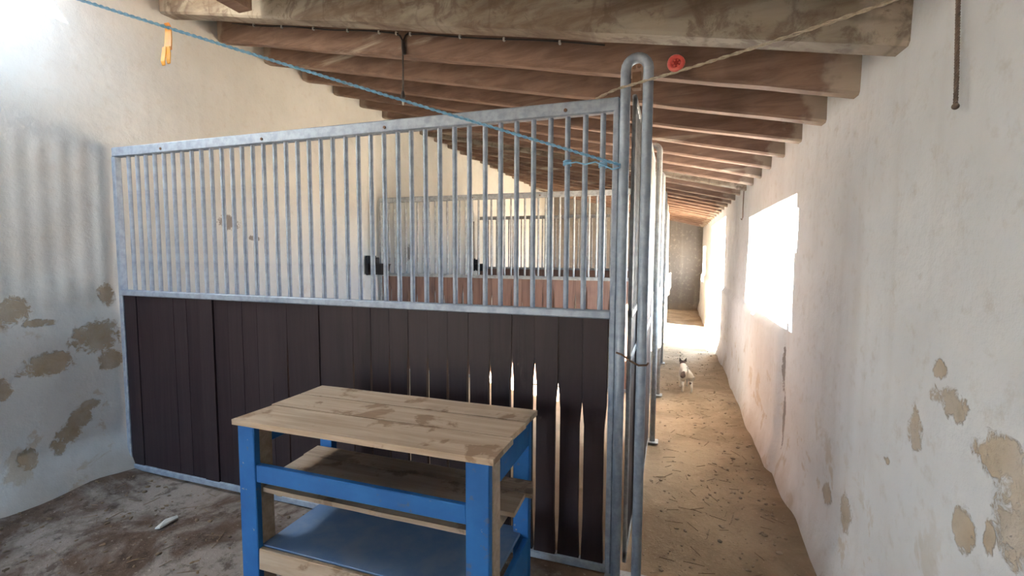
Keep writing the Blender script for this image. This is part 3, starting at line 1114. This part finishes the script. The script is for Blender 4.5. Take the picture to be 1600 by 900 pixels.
# ------------------------------------------------------------------ loose bits on the ground
def floor_z(x, y):
    z = 0.016 * nz3(x, y, 0, 0.9) + 0.012 * nz3(x, y, 3, 3.0) + 0.006 * nz3(x, y, 5, 8)
    if x > 0.35:
        z += 0.05 * (min(x, 0.7) - 0.35) / 0.35 * (0.7 + nz3(x, y, 9, 2))
    if x < -3.1:
        z += 0.06 * (-3.1 - max(x, -3.5)) / 0.4 * (0.7 + nz3(x, y, 9, 2))
    return z - 0.012


def rubble(name, mat, n_, region, smin, smax, label, cat):
    V, F = [], []
    ico = bmesh.new()
    bmesh.ops.create_icosphere(ico, subdivisions=1, radius=1)
    base = [v.co.copy() for v in ico.verts]
    tri = [tuple(v.index for v in f.verts) for f in ico.faces]
    ico.free()
    for i in range(n_):
        x, y = region(i)
        s = smin + (smax - smin) * rnd.random() ** 3
        z = floor_z(x, y)
        rot = Matrix.Rotation(rnd.uniform(0, 6.3), 3, 'Z')
        sc = Vector((rnd.uniform(0.7, 1.4), rnd.uniform(0.6, 1.0), rnd.uniform(0.35, 0.7))) * s
        o = len(V)
        for b in base:
            d = 1 + 0.35 * noise.noise(b * 1.7 + Vector((i * 2.3, 0, 0)))
            q_ = rot @ Vector((b.x * sc.x * d, b.y * sc.y * d, b.z * sc.z * d))
            V.append((x + q_.x, y + q_.y, z + q_.z + sc.z * 0.4))
        F += [tuple(a + o for a in f) for f in tri]
    o = mesh_obj(name, V, F, mat, None, False, 'stuff')
    tag(o, label, cat)


rubble('gravel', 'stone', 900, lambda i: (rnd.uniform(-0.10, 0.60) if i % 3 else rnd.uniform(0.35, 0.60), 1.2 + 6.5 * rnd.random() ** 1.3), 0.003, 0.016,
       'small stones and crumbs of earth scattered on the passage floor', 'gravel')
rubble('dung_crumbs', 'straw', 900, lambda i: (rnd.uniform(-3.4, -0.3), rnd.uniform(0.9, 2.05)), 0.003, 0.015,
       'brown crumbs of straw and dung scattered on the floor around the table', 'debris')


def straws():
    V, F = [], []
    for i in range(260):
        if i % 2:
            x, y = rnd.uniform(-0.05, 0.6), rnd.uniform(1.4, 6)
        else:
            x, y = rnd.uniform(-3.3, -0.3), rnd.uniform(0.9, 2.05)
        a = rnd.uniform(0, 6.3)
        l, w = rnd.uniform(0.015, 0.05), 0.0012
        z = floor_z(x, y) + 0.004
        u = Vector((math.cos(a), math.sin(a), 0)) * l
        n_ = Vector((-math.sin(a), math.cos(a), 0)) * w
        o = len(V)
        for p in (-u - n_, u - n_, u + n_, -u + n_):
            for h in (0, 0.002):
                V.append((x + p.x, y + p.y, z + h))
        F += [(o, o + 2, o + 4, o + 6), (o + 7, o + 5, o + 3, o + 1), (o, o + 1, o + 3, o + 2), (o + 2, o + 3, o + 5, o + 4), (o + 4, o + 5, o + 7, o + 6), (o + 6, o + 7, o + 1, o)]
    o = mesh_obj('straw', V, F, 'straw', None, False, 'stuff')
    tag(o, 'loose straw stalks scattered over the dirt floor', 'straw')


straws()
# white scrap lying on the floor left of the table
vs = [(-0.02, -0.06, 0.0), (0.012, -0.055, 0.006), (0.02, -0.01, 0.012), (0.008, 0.05, 0.004), (-0.012, 0.06, 0.010), (-0.024, 0.0, 0.016)]
V = [(x, y, z) for x, y, z in vs] + [(x * 0.9, y * 0.95, z + 0.008) for x, y, z in vs]
F = [tuple(range(6))[::-1], tuple(range(6, 12))] + [(i, (i + 1) % 6, (i + 1) % 6 + 6, i + 6) for i in range(6)]
o = mesh_obj('plastic_scrap', V, F, 'white_plastic')
o.location = (-2.57, 1.74, floor_z(-2.57, 1.74) + 0.004)
tag(o, 'small white scrap lying on the dirt floor left of the table', 'scrap')
